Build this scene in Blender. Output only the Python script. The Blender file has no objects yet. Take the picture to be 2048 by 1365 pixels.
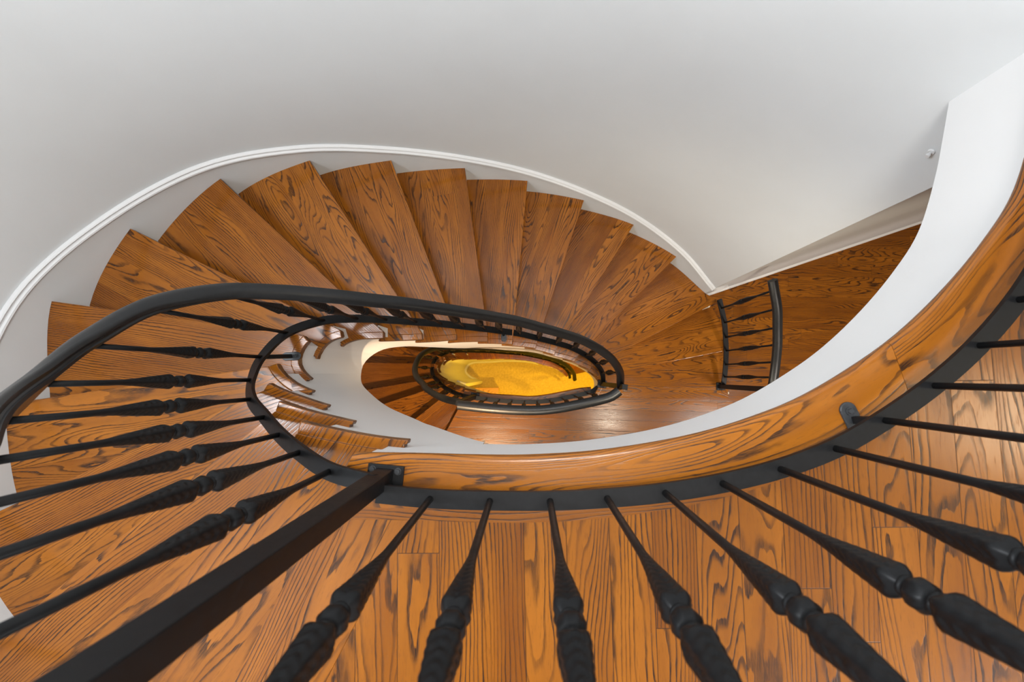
import bpy, bmesh, math, random
from mathutils import Vector, Matrix
random.seed(7)
S = bpy.context.scene
COL = S.collection
PI = math.pi

# ------------------------------------------------------------------ camera, world, light, exposure
RISE = 0.178
F1, F2, F3 = 0.0, -18 * 0.178, -36 * 0.178        # the three floor levels
CAM_Z = 1.08
cam = bpy.data.cameras.new('camera')
cam.sensor_width = 36.0
cam.lens = 910.0 * 36.0 / 2048.0
cam.clip_start = 0.02
cam_o = bpy.data.objects.new('camera', cam)
COL.objects.link(cam_o)
down = Vector((34.0, -67.0, -910.0)).normalized()  # plumb line seen by the camera
xw = (Vector((1, 0, 0)) - down * down.x).normalized()
zw = -down
yw = zw.cross(xw)
M = Matrix((xw, yw, zw)).to_4x4()
M.translation = Vector((0, 0, CAM_Z))
cam_o.matrix_world = M
cam.dof.use_dof = True
cam.dof.focus_distance = 1.9
cam.dof.aperture_fstop = 5.0
S.camera = cam_o

W = bpy.data.worlds.new('world')
S.world = W
W.use_nodes = True
W.node_tree.nodes['Background'].inputs[0].default_value = (0.80, 0.86, 0.95, 1)
W.node_tree.nodes['Background'].inputs[1].default_value = 0.25

def area(name, loc, target, sx, sy, power, col):
    l = bpy.data.lights.new(name, 'AREA')
    l.shape = 'RECTANGLE'; l.size = sx; l.size_y = sy; l.energy = power; l.color = col
    o = bpy.data.objects.new(name, l); COL.objects.link(o)
    o.location = loc
    o.rotation_euler = (Vector(target) - Vector(loc)).to_track_quat('-Z', 'Y').to_euler()
    return o
def spot(name, loc, power, col, size=0.06, ang=150, blend=0.6):
    l = bpy.data.lights.new(name, 'SPOT')
    l.energy = power; l.color = col; l.shadow_soft_size = size
    l.spot_size = math.radians(ang); l.spot_blend = blend
    o = bpy.data.objects.new(name, l); COL.objects.link(o); o.location = loc
    return o
area('assumed_light_left', (-2.0, 0.12, 1.80), (0.6, 0.1, 0.6), 0.95, 1.15, 140, (0.90, 0.95, 1.0))  # assumed source behind the tread sheen; area light before solid wall, no window built
area('fill_area_front', (2.6, -3.0, 1.5), (0.8, 0.6, 0.2), 2.8, 1.8, 105, (0.94, 0.97, 1.0))  # added area light out of view; the front wall has no windows
spot('assumed_lamp_upper', (0.28, 0.04, 2.55), 290, (1.0, 0.965, 0.92), 0.45, 165)  # assumed lamp above the well, unseen; no fixture is modelled
spot('assumed_lamp_landing', (3.5, -0.35, 2.50), 95, (1.0, 0.86, 0.60), 0.35, 165)  # added to light the right of the landing; unseen, its position assumed
spot('assumed_lamp_middle', (1.23, -0.70, -0.34), 105, (1.0, 0.90, 0.72), 0.05, 165)  # unseen lamp assumed from the highlight on the middle floor
spot('fill_spot_middle_right', (2.7, -1.0, -0.34), 470, (1.0, 0.90, 0.80), 0.35, 120)  # added fill, out of view, brightens the right of the middle floor
spot('fill_spot_middle_left', (0.2, -1.6, -0.34), 80, (1.0, 0.90, 0.74), 0.05, 150)  # unseen fill added under the landing to lift the middle floor
sl = spot('fill_spot_middle_stair', (-0.55, -1.50, -0.36), 540, (1.0, 0.70, 0.42), 0.05, 62)  # added spot, unseen, aimed to brighten the treads of the lower flight
sl.rotation_euler = (Vector((-1.35, 0.25, F2 - 0.6)) - sl.location).to_track_quat('-Z', 'Y').to_euler()
spot('assumed_lamp_lower', (0.2, -1.2, F2 - 0.36), 290, (1.0, 0.565, 0.03), 0.10, 165)  # assumed warm lamp, unseen, behind the yellow light of the lowest level
spot('assumed_lamp_lower_right', (1.8, 0.2, F2 - 0.36), 320, (1.0, 0.565, 0.03), 0.10, 165)  # second unseen lamp, assumed for the same yellow light

S.view_settings.view_transform = 'Standard'
S.view_settings.look = 'None'
S.view_settings.exposure = -0.14
S.view_settings.gamma = 1.0
S.view_settings.use_curve_mapping = False
S.cycles.use_denoising = True
S.cycles.max_bounces = 10
S.cycles.diffuse_bounces = 6

# ------------------------------------------------------------------ node helpers and materials
def newmat(name):
    m = bpy.data.materials.new(name); m.use_nodes = True
    nt = m.node_tree
    b = nt.nodes['Principled BSDF']
    return m, nt, b
class G:
    def __init__(s, nt): s.nt = nt
    def put(s, sock, v):
        if isinstance(v, bpy.types.NodeSocket): s.nt.links.new(v, sock)
        else: sock.default_value = v
    def math(s, op, a, b=None, c=None, clamp=False):
        n = s.nt.nodes.new('ShaderNodeMath'); n.operation = op; n.use_clamp = clamp
        for i, v in enumerate((a, b, c)):
            if v is not None: s.put(n.inputs[i], v)
        return n.outputs[0]
    def comb(s, x, y, z):
        n = s.nt.nodes.new('ShaderNodeCombineXYZ')
        for i, v in enumerate((x, y, z)): s.put(n.inputs[i], v)
        return n.outputs[0]
    def noise(s, vec, scale, detail=2.0, rough=0.5, dist=0.0):
        n = s.nt.nodes.new('ShaderNodeTexNoise')
        s.put(n.inputs['Vector'], vec); n.inputs['Scale'].default_value = scale
        n.inputs['Detail'].default_value = detail; n.inputs['Roughness'].default_value = rough
        n.inputs['Distortion'].default_value = dist
        return n.outputs['Fac']
    def white(s, vec):
        n = s.nt.nodes.new('ShaderNodeTexWhiteNoise'); n.noise_dimensions = '3D'
        s.put(n.inputs['Vector'], vec); return n.outputs['Value']
    def ramp(s, fac, stops, interp='LINEAR'):
        n = s.nt.nodes.new('ShaderNodeValToRGB'); n.color_ramp.interpolation = interp
        e = n.color_ramp.elements
        while len(e) < len(stops): e.new(0.5)
        for i, (p, c) in enumerate(stops):
            e[i].position = p
            e[i].color = c if len(c) == 4 else (*c, 1)
        s.put(n.inputs['Fac'], fac); return n.outputs['Color']
    def mix(s, fac, a, b, mode='MIX'):
        n = s.nt.nodes.new('ShaderNodeMix'); n.data_type = 'RGBA'; n.blend_type = mode
        s.put(n.inputs['Factor'], fac); s.put(n.inputs['A'], a); s.put(n.inputs['B'], b)
        return n.outputs['Result']
    def maprange(s, v, a, b, c, d):
        n = s.nt.nodes.new('ShaderNodeMapRange')
        s.put(n.inputs[0], v)
        for i, q in enumerate((a, b, c, d)): n.inputs[i + 1].default_value = q
        return n.outputs[0]

def oak(name, width, length, light, deep, dark, seam=1.0, rough=0.3):
    """stained oak boards: u runs along the grain, v across it, both in metres"""
    m, nt, b = newmat(name); g = G(nt)
    uv = nt.nodes.new('ShaderNodeUVMap'); uv.uv_map = 'UVMap'
    sep = nt.nodes.new('ShaderNodeSeparateXYZ'); nt.links.new(uv.outputs[0], sep.inputs[0])
    u, v = sep.outputs[0], sep.outputs[1]
    vr = g.math('DIVIDE', v, width); row = g.math('FLOOR', vr); fv = g.math('SUBTRACT', vr, row)
    r1 = g.white(g.comb(row, 3.7, 0.0))
    ur = g.math('ADD', g.math('DIVIDE', u, length), g.math('MULTIPLY', r1, 7.31))
    colm = g.math('FLOOR', ur); fu = g.math('SUBTRACT', ur, colm)
    r2 = g.white(g.comb(row, colm, 1.0)); r3 = g.white(g.comb(row, colm, 5.0))
    off = g.math('MULTIPLY', r2, 60.0)
    # growth rings: contours of a stretched noise make straight grain and cathedrals
    n1 = g.noise(g.comb(g.math('MULTIPLY', u, 1.2), g.math('MULTIPLY', v, 7.5), off), 1.0, 1.5, 0.45, 0.15)
    wob = g.noise(g.comb(g.math('MULTIPLY', u, 14.0), g.math('MULTIPLY', v, 60.0), off), 1.0, 2.0, 0.6)
    k = g.maprange(r2, 0, 1, 26.0, 9.0)
    lin = g.math('MULTIPLY', v, g.maprange(r2, 0, 1, 8.0, 110.0))
    ring = g.math('ADD', g.math('ADD', g.math('MULTIPLY', n1, k), lin), g.math('MULTIPLY', wob, 0.55))
    fr = g.math('FRACT', ring)
    line = g.ramp(fr, [(0.0, (0, 0, 0)), (0.05, (1, 1, 1)), (0.19, (.95, .95, .95)), (0.40, (0.10, 0.10, 0.10)), (1.0, (0, 0, 0))])
    # strength of the lines changes along the board; pores break them up
    st = g.noise(g.comb(g.math('MULTIPLY', u, 4.0), g.math('MULTIPLY', v, 22.0), g.math('ADD', off, 9.0)), 1.0, 2.0, 0.5)
    st = g.maprange(st, 0.34, 0.58, 0.42, 1.0)
    pore = g.noise(g.comb(g.math('MULTIPLY', u, 38.0), g.math('MULTIPLY', v, 520.0), off), 1.0, 2.0, 0.6)
    pl = g.maprange(pore, 0.36, 0.54, 0.60, 1.0)
    dm = g.math('MULTIPLY', g.math('MULTIPLY', line, st), pl, clamp=True)
    fleck = g.maprange(pore, 0.56, 0.74, 0.0, 0.38)
    dm = g.math('MAXIMUM', dm, fleck)
    broad = g.noise(g.comb(g.math('MULTIPLY', u, 2.2), g.math('MULTIPLY', v, 14.0), g.math('ADD', off, 21.0)), 1.0, 3.0, 0.55)
    tone = g.math('ADD', g.math('MULTIPLY', g.maprange(broad, 0.3, 0.7, 0, 1), 0.6), g.math('MULTIPLY', r2, 0.45), clamp=True)
    base = g.mix(tone, (*light, 1), (*deep, 1))
    c = g.mix(g.math('MULTIPLY', dm, 0.97), base, (*dark, 1))
    # seams between boards
    ev = g.math('MULTIPLY', g.math('MINIMUM', fv, g.math('SUBTRACT', 1.0, fv)), width)
    eu = g.math('MULTIPLY', g.math('MINIMUM', fu, g.math('SUBTRACT', 1.0, fu)), length)
    e = g.math('MINIMUM', ev, eu)
    sm = g.math('MULTIPLY', g.maprange(e, 0.0004, 0.0014, 1.0, 0.0), seam)
    c = g.mix(g.math('MULTIPLY', sm, 0.75), c, (*[x * 0.6 for x in dark], 1))
    nt.links.new(c, b.inputs['Base Color'])
    rg = g.math('ADD', g.math('MULTIPLY', dm, 0.10), g.maprange(broad, 0.3, 0.7, rough - 0.04, rough + 0.05))
    nt.links.new(rg, b.inputs['Roughness'])
    b.inputs['Specular IOR Level'].default_value = 0.38
    bp = nt.nodes.new('ShaderNodeBump'); bp.inputs['Strength'].default_value = 0.18; bp.inputs['Distance'].default_value = 0.0015
    hh = g.math('SUBTRACT', g.math('MULTIPLY', dm, -0.6), sm)
    nt.links.new(hh, bp.inputs['Height']); nt.links.new(bp.outputs[0], b.inputs['Normal'])
    return m

LIGHT, DEEP, DARK = (0.290, 0.099, 0.0098), (0.155, 0.045, 0.0038), (0.012, 0.0055, 0.0035)
m_tread = oak('tread_oak', 0.155, 40.0, LIGHT, DEEP, DARK, 0.25, 0.15)
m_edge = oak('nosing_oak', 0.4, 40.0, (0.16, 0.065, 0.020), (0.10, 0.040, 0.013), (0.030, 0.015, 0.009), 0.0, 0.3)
m_floor = oak('floor_oak', 0.098, 2.3, LIGHT, DEEP, DARK, 1.0, 0.22)
m_band = oak('border_oak', 0.4, 40.0, LIGHT, DEEP, DARK, 0.0, 0.24)

m_pine = oak('pale_wood', 0.4, 40.0, (0.62, 0.36, 0.14), (0.55, 0.30, 0.11), (0.30, 0.14, 0.05), 0.0, 0.35)

def paint(name, c, rough=0.55, blot=0.03):
    m, nt, b = newmat(name); g = G(nt)
    tc = nt.nodes.new('ShaderNodeTexCoord')
    n = g.noise(tc.outputs['Object'], 2.2, 5.0, 0.6)
    n = g.maprange(n, 0.3, 0.7, 1.0 - blot, 1.0 + blot * 0.4)
    cc = g.mix(1.0, (*c, 1), n, 'MULTIPLY')
    nt.links.new(cc, b.inputs['Base Color'])
    b.inputs['Roughness'].default_value = rough
    b.inputs['Specular IOR Level'].default_value = 0.3
    bn = nt.nodes.new('ShaderNodeBump'); bn.inputs['Strength'].default_value = 0.05; bn.inputs['Distance'].default_value = 0.002
    nt.links.new(g.noise(tc.outputs['Object'], 60.0, 3.0, 0.6), bn.inputs['Height'])
    nt.links.new(bn.outputs[0], b.inputs['Normal'])
    return m
m_wall = paint('wall_paint', (0.585, 0.605, 0.615), 0.6)
m_white = paint('white_paint', (0.635, 0.635, 0.635), 0.45, 0.015)
m_cream = paint('cream_paint', (0.80, 0.76, 0.64), 0.45, 0.02)
m_trim = paint('trim_paint', (0.57, 0.57, 0.57), 0.4, 0.01)
m_ceil = paint('ceiling_paint', (0.78, 0.78, 0.77), 0.7)

def iron(name, c, rough):
    m, nt, b = newmat(name); g = G(nt)
    tc = nt.nodes.new('ShaderNodeTexCoord')
    n = g.noise(tc.outputs['Object'], 70.0, 4.0, 0.6)
    cc = g.ramp(n, [(0.3, [x * 0.75 for x in c]), (0.72, [x * 1.35 for x in c])])
    nt.links.new(cc, b.inputs['Base Color'])
    nt.links.new(g.maprange(n, 0.3, 0.7, rough - 0.03, rough + 0.04), b.inputs['Roughness'])
    b.inputs['Specular IOR Level'].default_value = 0.20
    return m
m_iron = iron('black_iron', (0.0048, 0.0051, 0.0058), 0.46)
m_rail = iron('black_handrail', (0.0070, 0.0072, 0.0078), 0.34)
m_rail.node_tree.nodes['Principled BSDF'].inputs['Specular IOR Level'].default_value = 0.42
m_bolt = iron('bolt_iron', (0.035, 0.037, 0.040), 0.32)

m_carpet, _nt, _b = newmat('gold_carpet'); _g = G(_nt)
_tc = _nt.nodes.new('ShaderNodeTexCoord')
_n = _g.noise(_tc.outputs['Object'], 35.0, 5.0, 0.7)
_nt.links.new(_g.ramp(_n, [(0.3, (0.46, 0.34, 0.11)), (0.7, (0.66, 0.51, 0.18))]), _b.inputs['Base Color'])
_b.inputs['Roughness'].default_value = 0.95

# ------------------------------------------------------------------ mesh helpers
def tag(o, label=None, cat=None, group=None, kind=None):
    if label: o['label'] = label
    if cat: o['category'] = cat
    if group: o['group'] = group
    if kind: o['kind'] = kind
    return o
def empty(name, loc, label, cat, group=None):
    o = bpy.data.objects.new(name, None); COL.objects.link(o); o.location = loc
    o.empty_display_size = 0.1
    return tag(o, label, cat, group)
def link(name, bm, mat, parent=None, smooth=False, kind=None):
    me = bpy.data.meshes.new(name)
    bmesh.ops.recalc_face_normals(bm, faces=bm.faces)
    bm.to_mesh(me); bm.free()
    me.materials.append(mat)
    if smooth:
        for p in me.polygons: p.use_smooth = True
    o = bpy.data.objects.new(name, me); COL.objects.link(o)
    if parent is not None:
        o.parent = parent
        off = -parent_world(parent)
        me.transform(Matrix.Translation(off))
    if kind: o['kind'] = kind
    return o
def parent_world(o):
    v = Vector(o.location)
    while o.parent: o = o.parent; v += Vector(o.location)
    return v
def bevel(o, w, seg=3, ang=50):
    md = o.modifiers.new('bevel', 'BEVEL'); md.width = w; md.segments = seg
    md.limit_method = 'ANGLE'; md.angle_limit = math.radians(ang); md.harden_normals = False
    return o
def auto_smooth(o):
    for p in o.data.polygons: p.use_smooth = True
    md = o.modifiers.new('edges', 'EDGE_SPLIT'); md.split_angle = math.radians(38)
    return o

def cr(P, m=14):
    """Catmull-Rom curve through points of any dimension"""
    P = [Vector(p) for p in P]
    P = [2 * P[0] - P[1]] + P + [2 * P[-1] - P[-2]]
    out = []
    for i in range(1, len(P) - 2):
        a, b, c, d = P[i - 1], P[i], P[i + 1], P[i + 2]
        for k in range(m):
            t = k / m
            out.append(0.5 * (2 * b + (c - a) * t + (2 * a - 5 * b + 4 * c - d) * t * t + (3 * b - a - 3 * c + d) * t ** 3))
    out.append(P[-2])
    return out
class Curve:
    """a plan curve with arc length; offset(d) moves it to the left of its direction"""
    def __init__(s, pts):
        s.p = [Vector((q[0], q[1])) for q in pts]
        s.s = [0.0]
        for a, b in zip(s.p, s.p[1:]): s.s.append(s.s[-1] + (b - a).length)
        s.L = s.s[-1]
    def _i(s, t):
        lo, hi = 0, len(s.s) - 2
        while lo < hi:
            mid = (lo + hi + 1) // 2
            if s.s[mid] <= t: lo = mid
            else: hi = mid - 1
        return lo
    def at(s, t):
        i = s._i(t); k = (t - s.s[i]) / max(1e-9, s.s[i + 1] - s.s[i])
        return s.p[i].lerp(s.p[i + 1], k)     # also extrapolates
    def tan(s, t):
        e = 0.012
        return (s.at(t + e) - s.at(t - e)).normalized()
    def nrm(s, t):
        v = s.tan(t); return Vector((-v.y, v.x))
    def off(s, t, d): return s.at(t) + s.nrm(t) * d
    def near(s, q):
        q = Vector((q[0], q[1])); best = (1e9, 0)
        for i in range(len(s.p) - 1):
            a, b = s.p[i], s.p[i + 1]; ab = b - a
            k = max(0, min(1, (q - a).dot(ab) / max(1e-12, ab.length_squared)))
            d = (a + ab * k - q).length
            if d < best[0]: best = (d, s.s[i] + k * ab.length)
        return best[1]
    def seg(s, t0, t1, step=0.03, d=0.0):
        n = max(2, int(abs(t1 - t0) / step) + 1)
        return [s.off(t0 + (t1 - t0) * i / (n - 1), d) for i in range(n)]
def interp(xs, ys, x):
    """smooth interpolation through a table, straight beyond its ends"""
    n = len(xs)
    if x <= xs[0]: i = 0
    elif x >= xs[-1]: i = n - 2
    else:
        i = max(k for k in range(n - 1) if xs[k] <= x)
    h = xs[i + 1] - xs[i]; t = (x - xs[i]) / h
    def sl(k):
        if k <= 0: return (ys[1] - ys[0]) / (xs[1] - xs[0])
        if k >= n - 1: return (ys[-1] - ys[-2]) / (xs[-1] - xs[-2])
        return (ys[k + 1] - ys[k - 1]) / (xs[k + 1] - xs[k - 1])
    if t < 0: return ys[0] + sl(0) * (x - xs[0])
    if t > 1: return ys[-1] + sl(n - 1) * (x - xs[-1])
    m0, m1 = sl(i) * h, sl(i + 1) * h
    return (2*t**3 - 3*t*t + 1)*ys[i] + (t**3 - 2*t*t + t)*m0 + (-2*t**3 + 3*t*t)*ys[i+1] + (t**3 - t*t)*m1

def slab(bm, poly, ztop, thick, udir=None, uvo=(0, 0)):
    """extruded plan polygon with plan UVs along udir"""
    uvl = bm.loops.layers.uv.get('UVMap') or bm.loops.layers.uv.new('UVMap')
    q = []
    for p in poly:
        p = Vector((p[0], p[1]))
        if not q or (p - q[-1]).length > 1e-4: q.append(p)
    if (q[0] - q[-1]).length < 1e-4: q.pop()
    a = [bm.verts.new((p.x, p.y, ztop)) for p in q]
    b = [bm.verts.new((p.x, p.y, ztop - thick)) for p in q]
    fs = [bm.faces.new(a), bm.faces.new(b[::-1])]
    n = len(q)
    for i in range(n): fs.append(bm.faces.new((a[i], b[i], b[(i + 1) % n], a[(i + 1) % n])))
    d = Vector(udir or (1, 0)).normalized(); e = Vector((-d.y, d.x))
    for f in fs:
        for lp in f.loops:
            co = lp.vert.co; p = Vector((co.x, co.y))
            z = (ztop - co.z)
            lp[uvl].uv = (p.dot(d) + uvo[0], p.dot(e) + z + uvo[1])
    return fs
def strip(bm, A, B, uvo=(0, 0), closed=False):
    """quads between two polylines of 3-D points, u along, v across"""
    uvl = bm.loops.layers.uv.get('UVMap') or bm.loops.layers.uv.new('UVMap')
    va = [bm.verts.new(p) for p in A]; vb = [bm.verts.new(p) for p in B]
    u = 0
    for i in range(len(A) - 1):
        du = (Vector(A[i + 1]) - Vector(A[i])).length
        f = bm.faces.new((va[i], va[i + 1], vb[i + 1], vb[i]))
        w = (Vector(B[i]) - Vector(A[i])).length
        for lp, q in zip(f.loops, ((u, 0), (u + du, 0), (u + du, w), (u, w))):
            lp[uvl].uv = (q[0] + uvo[0], q[1] + uvo[1])
        u += du
def loft(bm, rings, cap=True, uvo=(0, 0), closed_loop=False):
    """skin a list of equal-length closed rings"""
    uvl = bm.loops.layers.uv.get('UVMap') or bm.loops.layers.uv.new('UVMap')
    vs = [[bm.verts.new(p) for p in r] for r in rings]
    n = len(rings[0]); u = 0
    for i in range(len(rings) - 1):
        du = (Vector(rings[i + 1][0]) - Vector(rings[i][0])).length
        w = 0
        for j in range(n):
            k = (j + 1) % n
            f = bm.faces.new((vs[i][j], vs[i + 1][j], vs[i + 1][k], vs[i][k]))
            dw = (Vector(rings[i][k]) - Vector(rings[i][j])).length
            for lp, q in zip(f.loops, ((u, w), (u + du, w), (u + du, w + dw), (u, w + dw))):
                lp[uvl].uv = (q[0] + uvo[0], q[1] + uvo[1])
            w += dw
        u += du
    if cap:
        bm.faces.new(vs[0][::-1]); bm.faces.new(vs[-1])
def sweep(bm, path, profile, cap=True, uvo=(0, 0)):
    """profile points (side, up) swept along a 3-D path, kept upright"""
    path = [Vector(p) for p in path]; rings = []
    for i, p in enumerate(path):
        t = (path[min(i + 1, len(path) - 1)] - path[max(i - 1, 0)]).normalized()
        side = t.cross(Vector((0, 0, 1)))
        side = side.normalized() if side.length > 1e-6 else Vector((1, 0, 0))
        up = side.cross(t).normalized()
        rings.append([p + side * a + up * b for a, b in profile])
    loft(bm, rings, cap, uvo)
def box(bm, c, sx, sy, sz, ang=0.0):
    R = Matrix.Rotation(ang, 4, 'Z')
    m = Matrix.Translation(c) @ R @ Matrix.Diagonal((sx, sy, sz, 1))
    bmesh.ops.create_cube(bm, size=1.0, matrix=m)
def cyl(bm, c, r1, r2, h, seg=12, ang=0.0):
    bmesh.ops.create_cone(bm, cap_ends=True, segments=seg, radius1=r1, radius2=r2, depth=h,
                          matrix=Matrix.Translation(c) @ Matrix.Rotation(ang, 4, 'Z'))

# ------------------------------------------------------------------ plan of the stairwell
# well side: runs left along the bottom, round the left end, back along the top to the right end
WELL = Curve(cr([(0.30, -0.155), (0.0, -0.19), (-0.2, -0.187), (-0.417, -0.172), (-0.638, -0.130), (-0.80, -0.085),
                 (-0.94, -0.030), (-1.015, 0.050), (-0.985, 0.135), (-0.90, 0.178), (-0.755, 0.187), (-0.594, 0.193),
                 (-0.43, 0.205), (-0.26, 0.207), (-0.11, 0.200), (0.05, 0.183), (0.19, 0.145), (0.357, 0.098),
                 (0.50, 0.035), (0.59, -0.030), (0.622, -0.095), (0.59, -0.165), (0.585, -0.215)]))
# wall side, clockwise from below the landing to the wall corner and on along the open last steps
WALLP = [(-0.92, -1.17), (-1.356, -1.09), (-1.775, -0.905), (-2.03, -0.545), (-2.138, -0.120), (-2.168, 0.332),
         (-1.985, 0.724), (-1.665, 1.054), (-1.269, 1.235), (-0.848, 1.315), (-0.416, 1.342), (-0.007, 1.327),
         (0.400, 1.254), (0.795, 1.128), (1.164, 0.925), (1.448, 0.665)]
WALL = Curve(cr(WALLP))
OPEN = Curve([tuple(p) for p in cr(WALLP)] + [tuple(p) for p in cr([(1.555, 0.600), (1.65, 0.42), (1.715, 0.21), (1.750, 0.0), (1.757, -0.215)])])
IN1 = [(-0.417, -0.172), (-0.638, -0.130), (-0.80, -0.085), (-0.94, -0.03), (-1.012, 0.045), (-0.976, 0.147), (-0.90, 0.178),
       (-0.755, 0.187), (-0.594, 0.193), (-0.43, 0.205), (-0.26, 0.207), (-0.11, 0.2), (0.05, 0.183), (0.19, 0.145),
       (0.357, 0.098), (0.50, 0.035), (0.59, -0.03), (0.585, -0.207)]
OUT1 = [(-0.92, -1.17), (-1.356, -1.09), (-1.775, -0.905), (-2.03, -0.545), (-2.138, -0.120), (-2.168, 0.332), (-1.985, 0.724),
        (-1.665, 1.054), (-1.269, 1.235), (-0.848, 1.315), (-0.416, 1.342), (-0.007, 1.327), (0.400, 1.254), (0.795, 1.128),
        (1.164, 0.925), (1.555, 0.600), (1.715, 0.21), (1.757, -0.209)]
IN2 = [(-0.60, -0.139), (-0.735, -0.107), (-0.86, -0.064), (-0.97, -0.012), (-1.0, 0.10), (-0.945, 0.163), (-0.86, 0.182), (-0.735, 0.188)] + IN1[8:15] + [(0.45, 0.060), (0.54, 0.012), (0.592, -0.045)]
OUT2 = [(-1.10, -1.145), (-1.736, -0.926), (-2.05, -0.49), (-2.12, -0.23), (-2.16, 0.14), (-2.12, 0.47), (-1.95, 0.77), (-1.65, 1.065)] + OUT1[8:15] + [(1.40, 0.71), (1.60, 0.50), (1.715, 0.21)]
# edge of the top landing, from its first nosing to the oval wall; edge of the middle floor
EDGE1 = Curve(cr([(-0.419, -0.186), (-0.281, -0.187), (-0.109, -0.190), (0.002, -0.189), (0.14, -0.180), (0.28, -0.160), (0.40, -0.135), (0.509, -0.102),
                  (0.624, -0.056), (0.740, 0.010), (0.857, 0.092), (0.976, 0.202), (1.080, 0.322), (1.158, 0.440),
                  (1.215, 0.600), (1.250, 0.740), (1.272, 0.838)]))
EDGE2 = Curve(cr([(-0.60, -0.140), (-0.46, -0.166), (-0.30, -0.182), (-0.155, -0.190), (0.009, -0.200), (0.158, -0.185), (0.32, -0.155), (0.47, -0.125), (0.575, -0.115)]))
CORNER = Vector((1.452, 0.662)); WALL_END = Vector((4.6, 1.74))

# ------------------------------------------------------------------ setting
def wall_sheet(name, pts, z0, z1, mat, thick=0.10):
    """wall with its face on the polyline and its thickness on the left of it"""
    c = Curve(pts); bm = bmesh.new()
    n = len(c.p)
    A = [c.p[i] for i in range(n)]
    B = [c.p[i] + Vector((-(c.p[min(i+1, n-1)] - c.p[max(i-1, 0)]).y, (c.p[min(i+1, n-1)] - c.p[max(i-1, 0)]).x)).normalized() * thick for i in range(n)]
    rings = []
    for i in range(n):
        rings.append([(A[i].x, A[i].y, z0), (A[i].x, A[i].y, z1), (B[i].x, B[i].y, z1), (B[i].x, B[i].y, z0)])
    loft(bm, rings)
    return auto_smooth(link(name, bm, mat, kind='structure'))
TOP = 2.7; BOT = F3
WF = 0.014                                         # the wall face lies behind the skirt board
wall_pts = [WALL.off(WALL.L * i / 160, WF) for i in range(161)]
wall_sheet('wall_back', wall_pts, BOT, TOP, m_wall)
P_END = wall_pts[-1]
wall_sheet('wall_right', [P_END + Vector((0.0, 0.0)), P_END + (WALL_END - P_END) * 0.5, WALL_END], BOT, TOP, m_wall)
wall_sheet('wall_east', [WALL_END + Vector((0.0, 0.0)), Vector((4.6, -1.0)), Vector((4.6, -3.2))], BOT, TOP, m_wall)
wall_sheet('wall_front', [Vector((4.6, -3.2)), Vector((1.0, -3.2)), Vector((-0.95, -3.2))], BOT, TOP, m_wall)
wall_sheet('wall_left', [Vector((-0.95, -3.2)), Vector((-0.85, -2.0)), wall_pts[0]], BOT, TOP, m_wall)

def room_outline(edge, nose_out, close_wall_s):
    """floor outline: along the well edge, the oval wall, the right wall and round the room"""
    pts = edge[:]
    pts += WALL.seg(close_wall_s, WALL.L, 0.05, WF)[0:]
    pts += [WALL_END, Vector((4.6, -3.2)), Vector((-0.95, -3.2)), Vector((wall_pts[0])), Vector(nose_out)]
    return pts
BW = 0.152                                          # width of the border board round the well
# top landing: boards laid front to back behind a curved border board
e1 = [EDGE1.off(-0.12 + (EDGE1.L + 0.15) * i / 100, -BW) for i in range(101)]
s_meet = WALL.near(EDGE1.at(EDGE1.L))
# EDGE1 runs to the right with the landing on its right hand
nose_dir = (Vector((-0.92, -1.17)) - Vector((-0.417, -0.172))).normalized()
n0 = Vector((-0.417, -0.172))
NB = 0.19                                           # nosing board along the first step
perp = Vector((-nose_dir.y, nose_dir.x))            # towards the landing
if perp.x < 0: perp = -perp
def on_line(p, d, q, e):                            # intersection of two lines
    det = d.x * (-e.y) + e.x * d.y
    r = q - p
    t = (r.x * (-e.y) + e.x * r.y) / det
    return p + d * t
i0 = min(range(len(e1)), key=lambda i: abs((e1[i] - n0).dot(perp) - NB))
j0 = min(range(len(e1)), key=lambda i: abs((e1[i] - n0).dot(perp) - 0.0))
floor_edge = e1[i0:]
outer_end = wall_pts[0] + Vector((0.25, 0))
bm = bmesh.new()
far = n0 + perp * NB + nose_dir * 1.06
poly = floor_edge + WALL.seg(s_meet, WALL.L, 0.05, WF) + [WALL_END, Vector((4.6, -3.2)), Vector((-0.95, -3.2)), Vector((-0.90, -1.20)), far]
slab(bm, poly, F1, 0.03, (0.018, -1.0), (0.3, 0.02))
link('floor', bm, m_floor, kind='structure')
# nosing board of the top step
bm = bmesh.new()
slab(bm, e1[j0:i0 + 1] + [far, n0 + nose_dir * 1.12], F1, 0.032, nose_dir, (3.1, 0.43))
bevel(link('trim_1', bm, m_floor, kind='structure'), 0.0015, 2)

def border(name, edge, s0, s1, width, z, mat, uvo, cut0=0.0, cut1=0.0, parent=None):
    """curved border board with a rounded outer edge"""
    bm = bmesh.new(); rings = []
    n = max(6, int((s1 - s0) / 0.02))
    r = 0.012; th = 0.032
    prof = [(-width, 0.0), (-r, 0.0), (-r*0.62, -r*0.08), (-r*0.29, -r*0.29), (-r*0.08, -r*0.62), (0, -r), (0, -th + r), (-r*0.3, -th + r*0.3), (-r, -th), (-width, -th)]
    prof.insert(1, (-r - 0.004, 0.0))
    for i in range(n + 1):
        k = i / n; s = s0 + (s1 - s0) * k
        ring = []
        for d, h in prof:
            ss = s + (cut0 * (1 - k) + cut1 * k) * (d / width if width else 0)
            q = edge.off(ss, d); ring.append((q.x, q.y, z + h))
        rings.append(ring)
    loft(bm, rings, True, uvo)
    return auto_smooth(link(name, bm, mat, parent, kind='structure' if parent is None else None))
j1 = EDGE1.near((0.835, 0.072))
j2 = EDGE1.near((1.21, 0.58))
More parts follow.
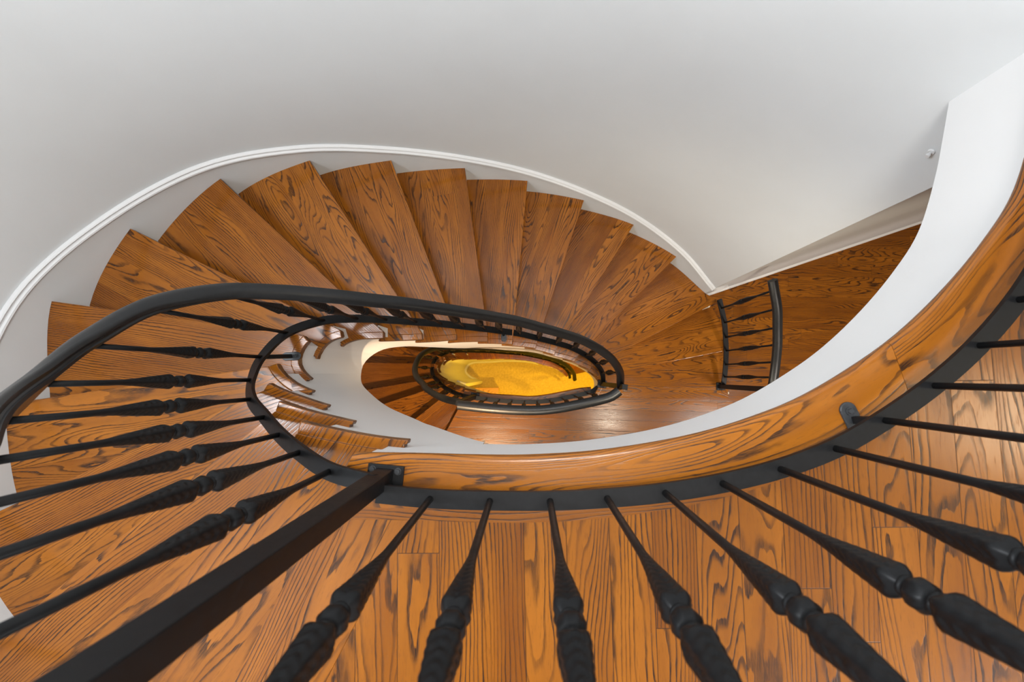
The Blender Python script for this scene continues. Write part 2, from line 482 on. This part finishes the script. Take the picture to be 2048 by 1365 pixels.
border('trim_2', EDGE1, 0.004, j1 - 0.0006, BW, F1 + 0.001, m_band, (11.3, 5.17), 0.078, 0.05)
border('trim_3', EDGE1, j1 + 0.0006, j2 - 0.0006, BW, F1 + 0.001, m_band, (23.9, 9.71), 0.05, 0.0)
border('trim_4', EDGE1, j2 + 0.0006, EDGE1.L + 0.07, BW, F1 + 0.001, m_band, (41.2, 3.33), 0.0, 0.0)
# plaster face below the landing edge, and the ceiling under it
FA = 0.31
bm = bmesh.new()
A = [EDGE1.off(EDGE1.L * i / 90, -0.02) for i in range(91)]
A.append(EDGE1.off(EDGE1.L + 0.05, -0.02))
loft(bm, [[(p.x, p.y, F1 - 0.03), (p.x, p.y, F1 - FA), (q.x, q.y, F1 - FA), (q.x, q.y, F1 - 0.03)]
          for p, q in zip(A, [EDGE1.off(min(EDGE1.L + .06, EDGE1.L * i / 90), -0.07) for i in range(92)])])
auto_smooth(link('wall_well', bm, m_white, kind='structure'))
bm = bmesh.new()
slab(bm, [EDGE1.off(EDGE1.L * i / 45, -0.055) for i in range(46)] + WALL.seg(s_meet + 0.07, WALL.L, 0.05, WF) + [WALL_END, Vector((4.6, -3.2)), Vector((-0.95, -3.2)), Vector((-0.90, -1.18)), Vector((-0.45, -0.3))], F1 - FA + 0.02, 0.02)
link('ceiling', bm, m_ceil, kind='structure')
bm = bmesh.new()
slab(bm, [(-2.6, -3.4), (4.8, -3.4), (4.8, 1.9), (-2.6, 1.9)], TOP + 0.08, 0.08)
link('ceiling', bm, m_ceil, kind='structure')

# middle floor
n2 = Vector(IN2[0]); nd2 = (Vector(OUT2[0]) - n2).normalized()
e2 = [EDGE2.off(EDGE2.L * i / 50, -0.10) for i in range(51)]
sI14 = WELL.near(IN1[14]); sO14 = OPEN.near(OUT1[14])
inner_right = WELL.seg(WELL.L - 0.06, sI14 - 0.03, 0.03, 0.03)
bm = bmesh.new()
poly = e2 + inner_right + WALL.seg(WALL.near(OUT1[14]), WALL.L, 0.05, WF) + [WALL_END, Vector((4.6, -3.2)), Vector((-0.95, -3.2)), wall_pts[0], n2 + nd2 * 1.1]
slab(bm, poly, F2, 0.03, (1.0, -0.02), (0.7, 0.31))
link('floor', bm, m_floor, kind='structure')
border('trim_5', EDGE2, 0.0, EDGE2.L, 0.10, F2 + 0.001, m_band, (7.7, 2.17), 0.03, 0.0)
bm = bmesh.new()
A = [EDGE2.off(EDGE2.L * i / 50, -0.02) for i in range(51)] + inner_right[1:]
B = [EDGE2.off(EDGE2.L * i / 50, -0.06) for i in range(51)] + WELL.seg(WELL.L - 0.06, sI14 - 0.03, 0.03, 0.07)[1:]
loft(bm, [[(p.x, p.y, F2 - 0.03), (p.x, p.y, F2 - FA), (q.x, q.y, F2 - FA), (q.x, q.y, F2 - 0.03)] for p, q in zip(A, B)])
auto_smooth(link('wall_well', bm, m_cream, kind='structure'))
bm = bmesh.new()
slab(bm, B[:50] + B[51:] + WALL.seg(WALL.near(OUT1[14]), WALL.L, 0.05, WF) + [WALL_END, Vector((4.6, -3.2)), Vector((-0.95, -3.2)), wall_pts[0], n2 + nd2 * 1.0], F2 - FA + 0.02, 0.02)
link('ceiling', bm, m_ceil, kind='structure')
# lowest floor
bm = bmesh.new()
slab(bm, [(-2.6, -3.4), (4.8, -3.4), (4.8, 1.9), (-2.6, 1.9)], F3, 0.05)
link('floor', bm, m_carpet, kind='structure')

# ------------------------------------------------------------------ staircases
TH = 0.032
def low_edge(s, znose):
    """lower edge of the white stringer face below the nosing line"""
    x = interp([0.25, 0.44, 0.72, 0.95], [0.31, 0.36, 0.74, 0.83], s)
    return x
def make_stair(top, IN, OUT, label, first, full_wall):
    root = empty('staircase', (0, 0, top), label, 'staircase')
    sI = [WELL.near(p) for p in IN]; sO = [OPEN.near(p) for p in OUT]
    sO[15] = OPEN.near((1.555, 0.600)) if not full_wall else sO[15]
    nst = 17
    for n in range(1, nst + 1):
        z = top - n * RISE
        a0, a1 = sI[n - 1] - 0.05, sI[n]
        b0, b1 = sO[n - 1] - 0.05, sO[n]
        front_d = (OPEN.at(b1) - WELL.at(a1)).normalized()
        RW = 0.034
        inner = WELL.seg(a0, a1 - 0.002, 0.025, RW)        # back to front, left of the return board
        ofs = 0.004 if n < 15 else 0.0
        outer = OPEN.seg(b1, b0, 0.04, 0.012 if n < 15 else 0.0)
        # soften the front wall corner a little
        poly = inner + [WELL.off(a1, RW)] + outer
        bm = bmesh.new()
        tuv = (random.uniform(0, 30), random.uniform(0, 30))
        slab(bm, poly, z, TH, front_d, tuv)
        t = bevel(link('tread', bm, m_tread, root), 0.011, 3)
        t.location.z = 0.0
        # return board along the open end, with a shaped tail running on below the tread above
        bm = bmesh.new()
        ta = a0 - 0.035
        o_line = WELL.seg(ta, a1, 0.02, 0.0)
        i_line = WELL.seg(a1, a0 - 0.004, 0.02, RW + 0.0005)
        tail = [WELL.off(a0 - 0.012, RW * 0.80), WELL.off(a0 - 0.020, RW * 0.86), WELL.off(a0 - 0.027, RW * 0.62), WELL.off(a0 - 0.025, RW * 0.42), WELL.off(a0 - 0.033, RW * 0.34)]
        slab(bm, o_line + i_line + tail, z - 0.0005, TH, front_d, tuv)
        # cove moulding under the board
        cz = z - TH
        bm2 = bmesh.new()
        slab(bm2, WELL.seg(a0 - 0.010, a1 - 0.004, 0.02, 0.008) + WELL.seg(a1 - 0.004, a0 - 0.010, 0.02, RW), cz, 0.018, WELL.tan(a1), (1, 2))
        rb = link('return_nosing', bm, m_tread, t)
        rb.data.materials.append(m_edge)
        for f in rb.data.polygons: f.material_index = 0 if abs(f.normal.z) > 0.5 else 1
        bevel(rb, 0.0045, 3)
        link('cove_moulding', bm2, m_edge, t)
        # riser below the nosing of the step above
        bm = bmesh.new()
        ra, rb_ = sI[n - 1] - 0.032, sO[n - 1] - 0.032
        p0, p1 = WELL.off(ra, 0.03), OPEN.off(rb_, 0.0)
        q0, q1 = WELL.off(ra - 0.018, 0.03), OPEN.off(rb_ - 0.018, 0.0)
        slab(bm, [p0, p1, q1, q0], z + RISE - TH, RISE - TH, (p1 - p0), (random.uniform(0, 9), 0.2))
        link('riser', bm, m_cream, root)
    # last riser
    bm = bmesh.new()
    ra, rb_ = sI[17] - 0.035, sO[17] - 0.035
    p0, p1 = WELL.off(ra, 0.03), OPEN.off(rb_, 0.02)
    q0, q1 = WELL.off(ra - 0.018, 0.03), OPEN.off(rb_ - 0.018, 0.02)
    slab(bm, [p0, p1, q1, q0], top - 17 * RISE - TH, RISE - TH, (p1 - p0), (0, 0))
    link('riser', bm, m_cream, root)
    # white face of the well side: stepped below the treads, smooth along the bottom
    bm = bmesh.new()
    ZN = [top - k * RISE for k in range(18)]
    def znose(s): return interp(sI, ZN, s)
    SET = 0.022
    s = WELL.near((-0.14, -0.19)) if not full_wall else WELL.near((-0.30, -0.18))
    s_end = sI[17] - 0.03
    steps = [sI[n] - 0.032 for n in range(18)]
    marks = [s] + [x for x in steps if x > s + 0.001]
    if marks[-1] < s_end: marks.append(s_end)
    for k in range(len(marks) - 1):
        a, b = marks[k], marks[k + 1]
        mid = 0.5 * (a + b)
        n = sum(1 for x in steps if x < mid)          # tread this stretch carries
        zt = (top - n * RISE - TH) if n > 0 else top - 0.032
        m = max(2, int((b - a) / 0.02) + 1)
        rings = []
        for i in range(m):
            ss = a + (b - a) * i / (m - 1)
            p = WELL.off(ss, SET); q = WELL.off(ss, SET + 0.05)
            if full_wall:
                zb = F3 if ss > WELL.near((-0.86, -0.07)) and ss < WELL.near((0.15, 0.16)) else max(F3, min(zt - 0.02, znose(ss) - low_edge(ss, 0)))
            else:
                zb = min(zt - 0.02, max(F2, min(znose(ss), top) - low_edge(ss, 0)))
                if n == 0: zb = min(top - FA, zb)
            rings.append([(p.x, p.y, zt), (p.x, p.y, zb), (q.x, q.y, zb), (q.x, q.y, zt)])
        loft(bm, rings)
    auto_smooth(link('stringer', bm, m_white, root))
    # closed underside from the well face to the wall
    bm = bmesh.new()
    A, B = [], []
    for k in range(0, 57):
        t = 0.6 + 14.4 * k / 56
        i = min(16, int(t)); f = t - i
        a = sI[i] * (1 - f) + sI[i + 1] * f; b = sO[i] * (1 - f) + sO[i + 1] * f
        zz = top - t * RISE
        p, q = WELL.off(a, SET + 0.045), OPEN.off(b, 0.03)
        A.append((p.x, p.y, max(zz - 0.62, top - 18 * RISE + 0.02 - 0.3))); B.append((q.x, q.y, max(zz - 0.42, top - 18 * RISE - 0.28)))
    rings = [[a, b, (b[0], b[1], b[2] + 0.03), (a[0], a[1], a[2] + 0.03)] for a, b in zip(A, B)]
    loft(bm, rings)
    auto_smooth(link('soffit', bm, m_white, root))
    # outer stringer of the last open steps
    bm = bmesh.new()
    s15 = OPEN.near((1.50, 0.63)); oz = top - 18 * RISE
    marks = [s15, sO[15] - 0.032, sO[16] - 0.032, sO[17] - 0.032]
    for k in range(3):
        a, b = marks[k], marks[k + 1]
        m = max(2, int((b - a) / 0.04) + 1)
        rings = []
        for i in range(m):
            ss = a + (b - a) * i / (m - 1)
            p = OPEN.off(ss, -0.05); q = OPEN.off(ss, -0.075)
            zt = top - (15 + k) * RISE - TH
            rings.append([(p.x, p.y, zt), (p.x, p.y, oz), (q.x, q.y, oz), (q.x, q.y, zt)])
        loft(bm, rings)
    link('outer_stringer', bm, m_cream, root)
    # skirt board and its cap moulding on the oval wall
    sW = [WALL.near(p) for p in OUT[:15]] + [WALL.L + 0.09]
    ZW = [top - k * RISE for k in range(16)]
    def zw(s): return interp(sW, ZW, s)
    s0, s1 = sW[0] + 0.02, WALL.L
    m = 130
    rings = []
    for i in range(m + 1):
        ss = s0 + (s1 - s0) * i / m; z = zw(ss)
        p = WALL.off(ss, 0.0); q = WALL.off(ss, WF)
        rings.append([(p.x, p.y, z + 0.11), (p.x, p.y, z - 0.26), (q.x, q.y, z - 0.26), (q.x, q.y, z + 0.11)])
    bm = bmesh.new(); loft(bm, rings)
    auto_smooth(link('skirt_board', bm, m_wall, root))
    prof = [(WF, 0.150), (0.006, 0.150), (-0.001, 0.147), (-0.004, 0.142), (-0.001, 0.137), (0.001, 0.133), (-0.004, 0.130), (-0.011, 0.126), (-0.013, 0.119), (-0.009, 0.113), (0.0, 0.108), (WF, 0.108)]
    rings = []
    for i in range(m + 1):
        ss = s0 + (s1 - s0) * i / m; z = zw(ss)
        rings.append([(*WALL.off(ss, d), z + h) for d, h in prof])
    bm = bmesh.new(); loft(bm, rings)
    auto_smooth(link('cap_moulding', bm, m_trim, root))
    return root, sI, sO
stair1, sI1, sO1 = make_stair(F1, IN1, OUT1, 'upper flight of winding oak steps sweeping round the oval wall down from the top landing', 0, False)
stair2, sI2, sO2 = make_stair(F2, IN2, OUT2, 'lower flight of dark oak steps seen deep in the well above the yellow floor', 0, True)

# baseboard of the right wall, its cap returned round the corner
def wall_line(t): return P_END + (WALL_END - P_END).normalized() * t
wn = Vector(((WALL_END - P_END).y, -(WALL_END - P_END).x)).normalized()
for zf in (F1, F2):
    bm = bmesh.new()
    prof = [(0, 0), (0.014, 0), (0.014, 0.115), (0.020, 0.118), (0.020, 0.128), (0.010, 0.138), (0, 0.142)]
    a, b = wall_line(0.0 if zf == F2 else 0.05), wall_line((WALL_END - P_END).length)
    loft(bm, [[(*(q + wn * d), zf + h) for d, h in prof] for q in (a, a.lerp(b, 0.5), b)])
    link('baseboard_right', bm, m_white, kind='structure')
bm = bmesh.new()
zc = F1 - 14.93 * RISE + 0.105
prof = [(0, 0), (0.016, 0), (0.020, 0.012), (0.014, 0.022), (0.018, 0.034), (0.008, 0.042), (0, 0.042)]
loft(bm, [[(*(wall_line(t) + wn * d), zc + h - t * 0.9) for d, h in prof] for t in (-0.012, 0.06, 0.12, 0.19)])
link('trim_6', bm, m_white, kind='structure')

# lowest level: skirting and bright door casing at the foot of the curved wall
bm = bmesh.new()
sa, sb = WELL.near((-0.86, -0.07)), WELL.near((0.15, 0.16))
pts = [sa + (sb - sa) * i / 90 for i in range(91)]
prof = [(0.022, 0), (0.004, 0), (0.004, 0.10), (-0.006, 0.11), (-0.004, 0.13), (0.010, 0.145), (0.022, 0.15)]
loft(bm, [[(*WELL.off(s, d), F3 + h) for d, h in prof] for s in pts])
auto_smooth(link('baseboard_well', bm, m_white, kind='structure'))
bm = bmesh.new()
pc = WELL.off(sa - 0.05, 0.03); ta = WELL.tan(sa)
box(bm, (pc.x, pc.y, F3 + 1.0), 0.12, 0.05, 2.0, math.atan2(ta.y, ta.x))
bevel(link('trim_7', bm, m_white, kind='structure'), 0.006)
# low bench on the yellow floor
bench = empty('bench', (-0.62, -0.235, F3), 'low wooden bench on the yellow floor at the bottom of the well', 'bench')
bm = bmesh.new(); slab(bm, [(-0.84, -0.45), (-0.47, -0.45), (-0.47, -0.205), (-0.84, -0.205)], F3 + 0.40, 0.045, (1, 0), (2, 2))
bevel(link('seat', bm, m_pine, bench), 0.008)
for x in (-0.80, -0.51):
    for y in (-0.42, -0.235):
        bm = bmesh.new(); box(bm, (x, y, F3 + 0.1775), 0.04, 0.04, 0.355)
        link('leg', bm, m_pine, bench)

# ------------------------------------------------------------------ ironwork
def bar_ring(r, z, n, sq=0.0, groove=0.0, ph=0.0):
    """one ring: round to square section, with herringbone grooves"""
    out = []
    for i in range(n):
        a = 2 * PI * i / n
        f = 1.0
        if sq > 0:
            m = max(abs(math.cos(a)), abs(math.sin(a)))
            f = (1 - sq) + sq * min(1.0 / m, 1.26)
        tri = abs(((a / (PI / 2)) % 1.0) - 0.5) * 2        # 1 on the face edges
        g = 1.0 + groove * (0.12 + 0.88 * tri) * math.sin(ph + tri * 6.0)
        out.append((r * f * g * math.cos(a), r * f * g * math.sin(a), z))
    return out
def baluster_mesh(total, knuckle, fine):
    """plain bar, flared leaf, (knuckle made apart), leaf, plain bar"""
    bm = bmesh.new(); n = 32 if fine else 12
    r0, rm = 0.0070, 0.0172
    L = 0.165; gap = 0.0265
    rings = []
    def leaf(z0, z1, n_s, rising):
        for i in range(n_s + 1):
            k = i / n_s; z = z0 + (z1 - z0) * k
            q = k if rising else 1 - k
            if q < 0.90: r = r0 + (rm - r0) * (q / 0.90) ** 1.25
            else: r = rm - (rm - 0.0085) * ((q - 0.90) / 0.10) ** 1.6
            sq = min(1.0, q * 2.0)
            gr = 0.10 * min(1, q * 3) if (fine and q < 0.93) else 0.0
            rings.append(bar_ring(r, z, n, sq, gr, -z * 2 * PI / 0.0165 * (1 if rising else -1)))
    rings.append(bar_ring(r0, 0.0, n)); rings.append(bar_ring(r0, knuckle - gap - L - 0.01, n))
    leaf(knuckle - gap - L, knuckle - gap + 0.008, 54 if fine else 12, True)
    rings.append(bar_ring(0.0062, knuckle - 0.018, n)); rings.append(bar_ring(0.0062, knuckle + 0.018, n))
    leaf(knuckle + gap - 0.008, knuckle + gap + L, 54 if fine else 12, False)
    rings.append(bar_ring(r0, knuckle + gap + L + 0.01, n)); rings.append(bar_ring(r0, total, n))
    # the weld foot
    loft(bm, rings)
    me = bpy.data.meshes.new('baluster'); bmesh.ops.recalc_face_normals(bm, faces=bm.faces); bm.to_mesh(me); bm.free()
    me.materials.append(m_iron)
    for p in me.polygons: p.use_smooth = True
    return me
def knuckle_mesh(fine):
    """a small ball cut into petals between two collars"""
    bm = bmesh.new(); n = 32 if fine else 12
    prof = [(-0.0235, 0.006), (-0.0225, 0.0120), (-0.0195, 0.0132), (-0.0170, 0.0120), (-0.0150, 0.0100), (-0.0120, 0.0140), (-0.006, 0.0172), (0.0, 0.0182),
            (0.006, 0.0172), (0.0120, 0.0140), (0.0150, 0.0100), (0.0170, 0.0120), (0.0195, 0.0132), (0.0225, 0.0120), (0.0235, 0.006)]
    rings = []
    for z, r in prof:
        ring = []
        for i in range(n):
            a = 2 * PI * i / n
            pet = 1.0
            if fine and abs(z) < 0.0140:
                pet = 1.0 - 0.13 * (0.5 + 0.5 * math.cos(8 * a)) * (1 - abs(z) / 0.018)
            ring.append((r * pet * math.cos(a), r * pet * math.sin(a), z))
        rings.append(ring)
    loft(bm, rings)
    me = bpy.data.meshes.new('knuckle'); bmesh.ops.recalc_face_normals(bm, faces=bm.faces); bm.to_mesh(me); bm.free()
    me.materials.append(m_iron)
    for p in me.polygons: p.use_smooth = True
    return me
H1, K1 = 0.955, 0.500            # landing guard balusters
H2, K2 = 0.712, 0.353            # stair balusters
H3, K3 = 0.780, 0.390            # balusters of the short outer railing
ME = {('outer', True): baluster_mesh(H3, K3, True), ('guard', True): baluster_mesh(H1, K1, True), ('stair', True): baluster_mesh(H2, K2, True),
      ('guard', False): baluster_mesh(H1, K1, False), ('stair', False): baluster_mesh(H2, K2, False)}
KM = {True: knuckle_mesh(True), False: knuckle_mesh(False)}
def baluster(root, p, ang, kind, fine):
    o = bpy.data.objects.new('baluster', ME[(kind, fine)]); COL.objects.link(o); o.parent = root
    o.location = Vector(p) - parent_world(root); o.rotation_euler.z = ang
    k = bpy.data.objects.new('knuckle', KM[fine]); COL.objects.link(k); k.parent = o
    k.location = (0, 0, {'guard': K1, 'stair': K2, 'outer': K3}[kind])
    return o
FLAT = [(-0.020, -0.006), (0.020, -0.006), (0.020, 0.006), (-0.020, 0.006)]
HAND = [(-0.020, 0.0), (0.020, 0.0), (0.0225, 0.006), (0.0195, 0.010), (0.0200, 0.014), (0.0265, 0.019), (0.0275, 0.026), (0.0255, 0.031), (0.0215, 0.0335), (0.0200, 0.0345),
        (0.0120, 0.0400), (0.0, 0.0420), (-0.0120, 0.0400), (-0.0200, 0.0345), (-0.0215, 0.0335), (-0.0255, 0.031), (-0.0275, 0.026), (-0.0265, 0.019), (-0.0200, 0.014), (-0.0195, 0.010), (-0.0225, 0.006)]
def rail_part(name, root, path, prof, mat):
    bm = bmesh.new(); sweep(bm, path, prof)
    return auto_smooth(link(name, bm, mat, root))
def newel(root, p, top, ang, plate=(0.086, 0.066), off=(0, 0), bolts=True):
    """square post on a bolted base plate"""
    x, y, z = p
    bm = bmesh.new(); box(bm, (x, y, (z + 0.008 + top) / 2), 0.038, 0.038, top - z - 0.008, ang)
    post = bevel(link('newel_post', bm, m_iron, root), 0.002, 2)
    c, s = math.cos(ang), math.sin(ang)
    px, py = x + c * off[0] - s * off[1], y + s * off[0] + c * off[1]
    bm = bmesh.new(); box(bm, (px, py, z + 0.004), plate[0], plate[1], 0.008, ang)
    bevel(link('base_plate', bm, m_iron, post), 0.002, 2)
    for dx in (-1, 1):
        for dy in (-1, 1):
            bx, by = dx * (plate[0] / 2 - 0.013), dy * (plate[1] / 2 - 0.012)
            bm = bmesh.new()
            q = (px + c * bx - s * by, py + s * bx + c * by)
            cyl(bm, (*q, z + 0.0095), 0.0085, 0.0085, 0.003, 20)
            cyl(bm, (*q, z + 0.0135), 0.0068, 0.0060, 0.006, 6, random.uniform(0, 1))
            link('bolt', bm, m_bolt, post)
    return post
def foot(root, p, ang, to):
    """rounded foot plate with a bolt and a short arm up to the bottom rail"""
    p = Vector(p); d = Vector((math.cos(ang), math.sin(ang), 0)); e = Vector((-d.y, d.x, 0))
    bm = bmesh.new(); w = 0.0185; L = 0.024; pl = []
    for i in range(13):
        a = -PI / 2 + PI * i / 12
        pl.append(p + d * (L + w * math.cos(a)) + e * (w * math.sin(a)))
    for i in range(13):
        a = PI / 2 + PI * i / 12
        pl.append(p + d * (-L + w * math.cos(a)) + e * (w * math.sin(a)))
    slab(bm, [(q.x, q.y) for q in pl], p.z + 0.007, 0.007)
    f = bevel(link('foot_bracket', bm, m_bolt, root), 0.0025, 3)
    bm = bmesh.new()
    q = p + d * 0.022
    cyl(bm, (q.x, q.y, p.z + 0.0085), 0.0092, 0.0092, 0.003, 20); cyl(bm, (q.x, q.y, p.z + 0.0125), 0.0070, 0.0062, 0.006, 6)
    link('bolt', bm, m_bolt, f)
    bm = bmesh.new(); to = Vector(to)
    A = p + Vector((0, 0, 0.007)); pr = [(-0.008, -0.005), (0.008, -0.005), (0.008, 0.005), (-0.008, 0.005)]
    sweep(bm, [A, A.lerp(to, 0.5) + Vector((0, 0, 0.008)), to], pr)
    link('arm', bm, m_iron, f)
    return f

# -- guard rail of the top landing
Z1 = F1 + 0.07
GP = cr([(-0.337, -0.262), (-0.217, -0.272), (-0.086, -0.275), (0.045, -0.274), (0.168, -0.267), (0.292, -0.254), (0.414, -0.233), (0.537, -0.202),
         (0.654, -0.158), (0.760, -0.098), (0.867, -0.024), (0.966, 0.062), (1.058, 0.165), (1.13, 0.275), (1.185, 0.40), (1.235, 0.54), (1.275, 0.69), (1.30, 0.80)])
GC = Curve(GP)
guard1 = empty('railing', (-0.337, -0.262, F1), 'black iron guard railing on the top landing, ending at the thick square post', 'railing')
rail_part('bottom_rail', guard1, [(*p, Z1 - 0.006) for p in GC.seg(0.0, GC.L, 0.02)], FLAT, m_iron)
rail_part('handrail', guard1, [(*p, Z1 + H1 - 0.006) for p in GC.seg(0.0, GC.L, 0.02)], [(a * 1.0, b) for a, b in HAND], m_rail)
gb = [(-0.217, -0.272), (-0.086, -0.275), (0.045, -0.274), (0.168, -0.267), (0.292, -0.254), (0.414, -0.233), (0.537, -0.202), (0.654, -0.158), (0.760, -0.098), (0.867, -0.024), (0.966, 0.062), (1.055, 0.160), (1.128, 0.272)]
for q in gb:
    s = GC.near(q); p = GC.at(s); t = GC.tan(s)
    baluster(guard1, (p.x, p.y, Z1 - 0.004), math.atan2(t.y, t.x), 'guard', True)
newel(guard1, (-0.337, -0.238, F1 + 0.001), Z1 + H1, math.radians(-5), off=(0.0, -0.006))
tt = GC.at(GC.near((0.760, -0.098)))
foot(guard1, (0.737, -0.103, F1 + 0.001), math.radians(114), (tt.x, tt.y, Z1 - 0.010))

# -- railing of the upper flight: plan points with the step number below them
RP = [(-0.337, -0.238, -0.10), (-0.460, -0.223, 0.2), (-0.581, -0.197, 0.75), (-0.694, -0.167, 1.35), (-0.806, -0.130, 2.0), (-0.922, -0.082, 2.65), (-1.018, -0.020, 3.5),
      (-1.068, 0.070, 4.3), (-1.055, 0.182, 5.2), (-0.975, 0.257, 6.2), (-0.866, 0.282, 6.95), (-0.752, 0.289, 7.55), (-0.623, 0.291, 8.25), (-0.506, 0.293, 8.9),
      (-0.390, 0.290, 9.6), (-0.274, 0.287, 10.3), (-0.175, 0.284, 11.0), (-0.060, 0.277, 11.7), (0.068, 0.256, 12.4), (0.199, 0.232, 13.1), (0.324, 0.203, 13.8),
      (0.448, 0.151, 14.5), (0.545, 0.090, 15.2), (0.615, 0.015, 16.0), (0.645, -0.075, 16.75)]
def stair_rail(top, pts, label, start_post, fine, group=None, first=1, last=None, hshift=0.0):
    P3 = [(x, y, top - n * RISE + 0.062) for x, y, n in pts]
    root = empty('railing', (P3[0][0], P3[0][1], P3[0][2]), label, 'railing')
    path = cr(P3, 8)
    rail_part('bottom_rail', root, path, FLAT, m_iron)
    rail_part('handrail', root, [p + Vector((0, 0, H2 - 0.006)) for p in path], HAND, m_rail)
    for i in range(first, (last or len(P3) - 1)):
        t = Vector(P3[i + 1]) - Vector(P3[i - 1])
        x, y, z = P3[i]
        baluster(root, (x, y, z - 0.004), math.atan2(t.y, t.x) , 'stair', fine)
    return root, P3
rail1, RP3 = stair_rail(F1, RP, 'black iron railing with a long curving handrail on the well side of the upper flight', False, True)
newel(rail1, (0.650, -0.085, F1 - 17 * RISE), F1 - 17 * RISE + 0.98, math.radians(-8), (0.08, 0.07))
foot(rail1, (-1.045, 0.080, F1 - 5 * RISE), 0.05, (RP3[7][0], RP3[7][1], RP3[7][2] - 0.012))
foot(rail1, (-0.168, 0.262, F1 - 11 * RISE), -PI / 2, (RP3[16][0], RP3[16][1], RP3[16][2] - 0.012))

# -- short railing on the open outer side of the last steps of the upper flight
RO = [(1.530, 0.600, 15.0), (1.558, 0.535, 15.2), (1.605, 0.425, 15.55), (1.640, 0.310, 15.95), (1.668, 0.200, 16.3), (1.686, 0.085, 16.65), (1.692, -0.020, 16.9), (1.688, -0.085, 17.0)]
P3 = [(x, y, F1 - n * RISE + 0.07) for x, y, n in RO]
rail_o = empty('railing', P3[-1], 'short curved black railing at the right, one end at the white wall corner', 'railing')
path = cr(P3, 8)
rail_part('bottom_rail', rail_o, path, FLAT, m_iron)
rail_part('handrail', rail_o, [p + Vector((0, 0, H3 - 0.006)) for p in path], [(a * 1.1, b) for a, b in HAND], m_rail)
for i in range(1, 7):
    t = Vector(P3[i + 1]) - Vector(P3[i - 1])
    baluster(rail_o, (P3[i][0], P3[i][1], P3[i][2] - 0.004), math.atan2(t.y, t.x), 'outer', True)
newel(rail_o, (1.687, -0.105, F1 - 17 * RISE), F1 - 17 * RISE + 0.85, 0.0, (0.07, 0.07))

# -- guard rail of the middle floor
G2 = Curve(cr([(-0.507, -0.215), (-0.36, -0.232), (-0.208, -0.245), (-0.06, -0.252), (0.078, -0.251), (0.22, -0.235), (0.363, -0.208), (0.48, -0.183), (0.575, -0.155), (0.632, -0.115)]))
guard2 = empty('railing', (-0.507, -0.215, F2), 'black guard railing along the straight side of the well on the middle floor', 'railing')
rail_part('bottom_rail', guard2, [(*p, F2 + 0.064) for p in G2.seg(0, G2.L, 0.03)], FLAT, m_iron)
rail_part('handrail', guard2, [(*p, F2 + 0.07 + H1 - 0.006) for p in G2.seg(0, G2.L, 0.03)], [(a * 1.25, b) for a, b in HAND], m_rail)
for i in range(1, 10):
    s = G2.L * i / 10; p = G2.at(s); t = G2.tan(s)
    baluster(guard2, (p.x, p.y, F2 + 0.066), math.atan2(t.y, t.x), 'guard', False)
newel(guard2, (-0.507, -0.205, F2), F2 + 0.07 + H1, math.radians(-6), (0.08, 0.07))

# -- railing of the lower flight
RP2 = [(-0.507, -0.215, -0.1), (-0.63, -0.195, 0.25), (-0.75, -0.165, 1.1), (-0.86, -0.120, 1.9)] + [(x, y, n) for x, y, n in RP[5:-1]] + [(0.640, -0.06, 16.6)]
rail2, _ = stair_rail(F2, RP2, 'smaller looking black oval railing on the lower flight, seen deep in the well', False, False)

# -- small round fitting on the oval wall just behind the landing edge
fw = WALL.near((1.36, 0.745)); fpos = WALL.off(fw, WF); fdir = -WALL.nrm(fw)
fit = empty('wall_stop', (fpos.x, fpos.y, F1 - 0.47), 'small white round door stop on the grey wall beside the landing edge', 'door stop')
rot = Vector((fdir.x, fdir.y, 0)).to_track_quat('Z', 'Y').to_matrix().to_4x4()
for nm, r1, r2, h, d in (('base', 0.012, 0.010, 0.006, 0.003), ('stem', 0.005, 0.005, 0.010, 0.011), ('cap', 0.008, 0.007, 0.008, 0.020)):
    bm = bmesh.new()
    bmesh.ops.create_cone(bm, cap_ends=True, segments=20, radius1=r1, radius2=r2, depth=h,
                          matrix=Matrix.Translation((fpos.x + fdir.x * d, fpos.y + fdir.y * d, F1 - 0.47)) @ rot)
    bevel(link(nm, bm, m_trim, fit), 0.0015, 2)
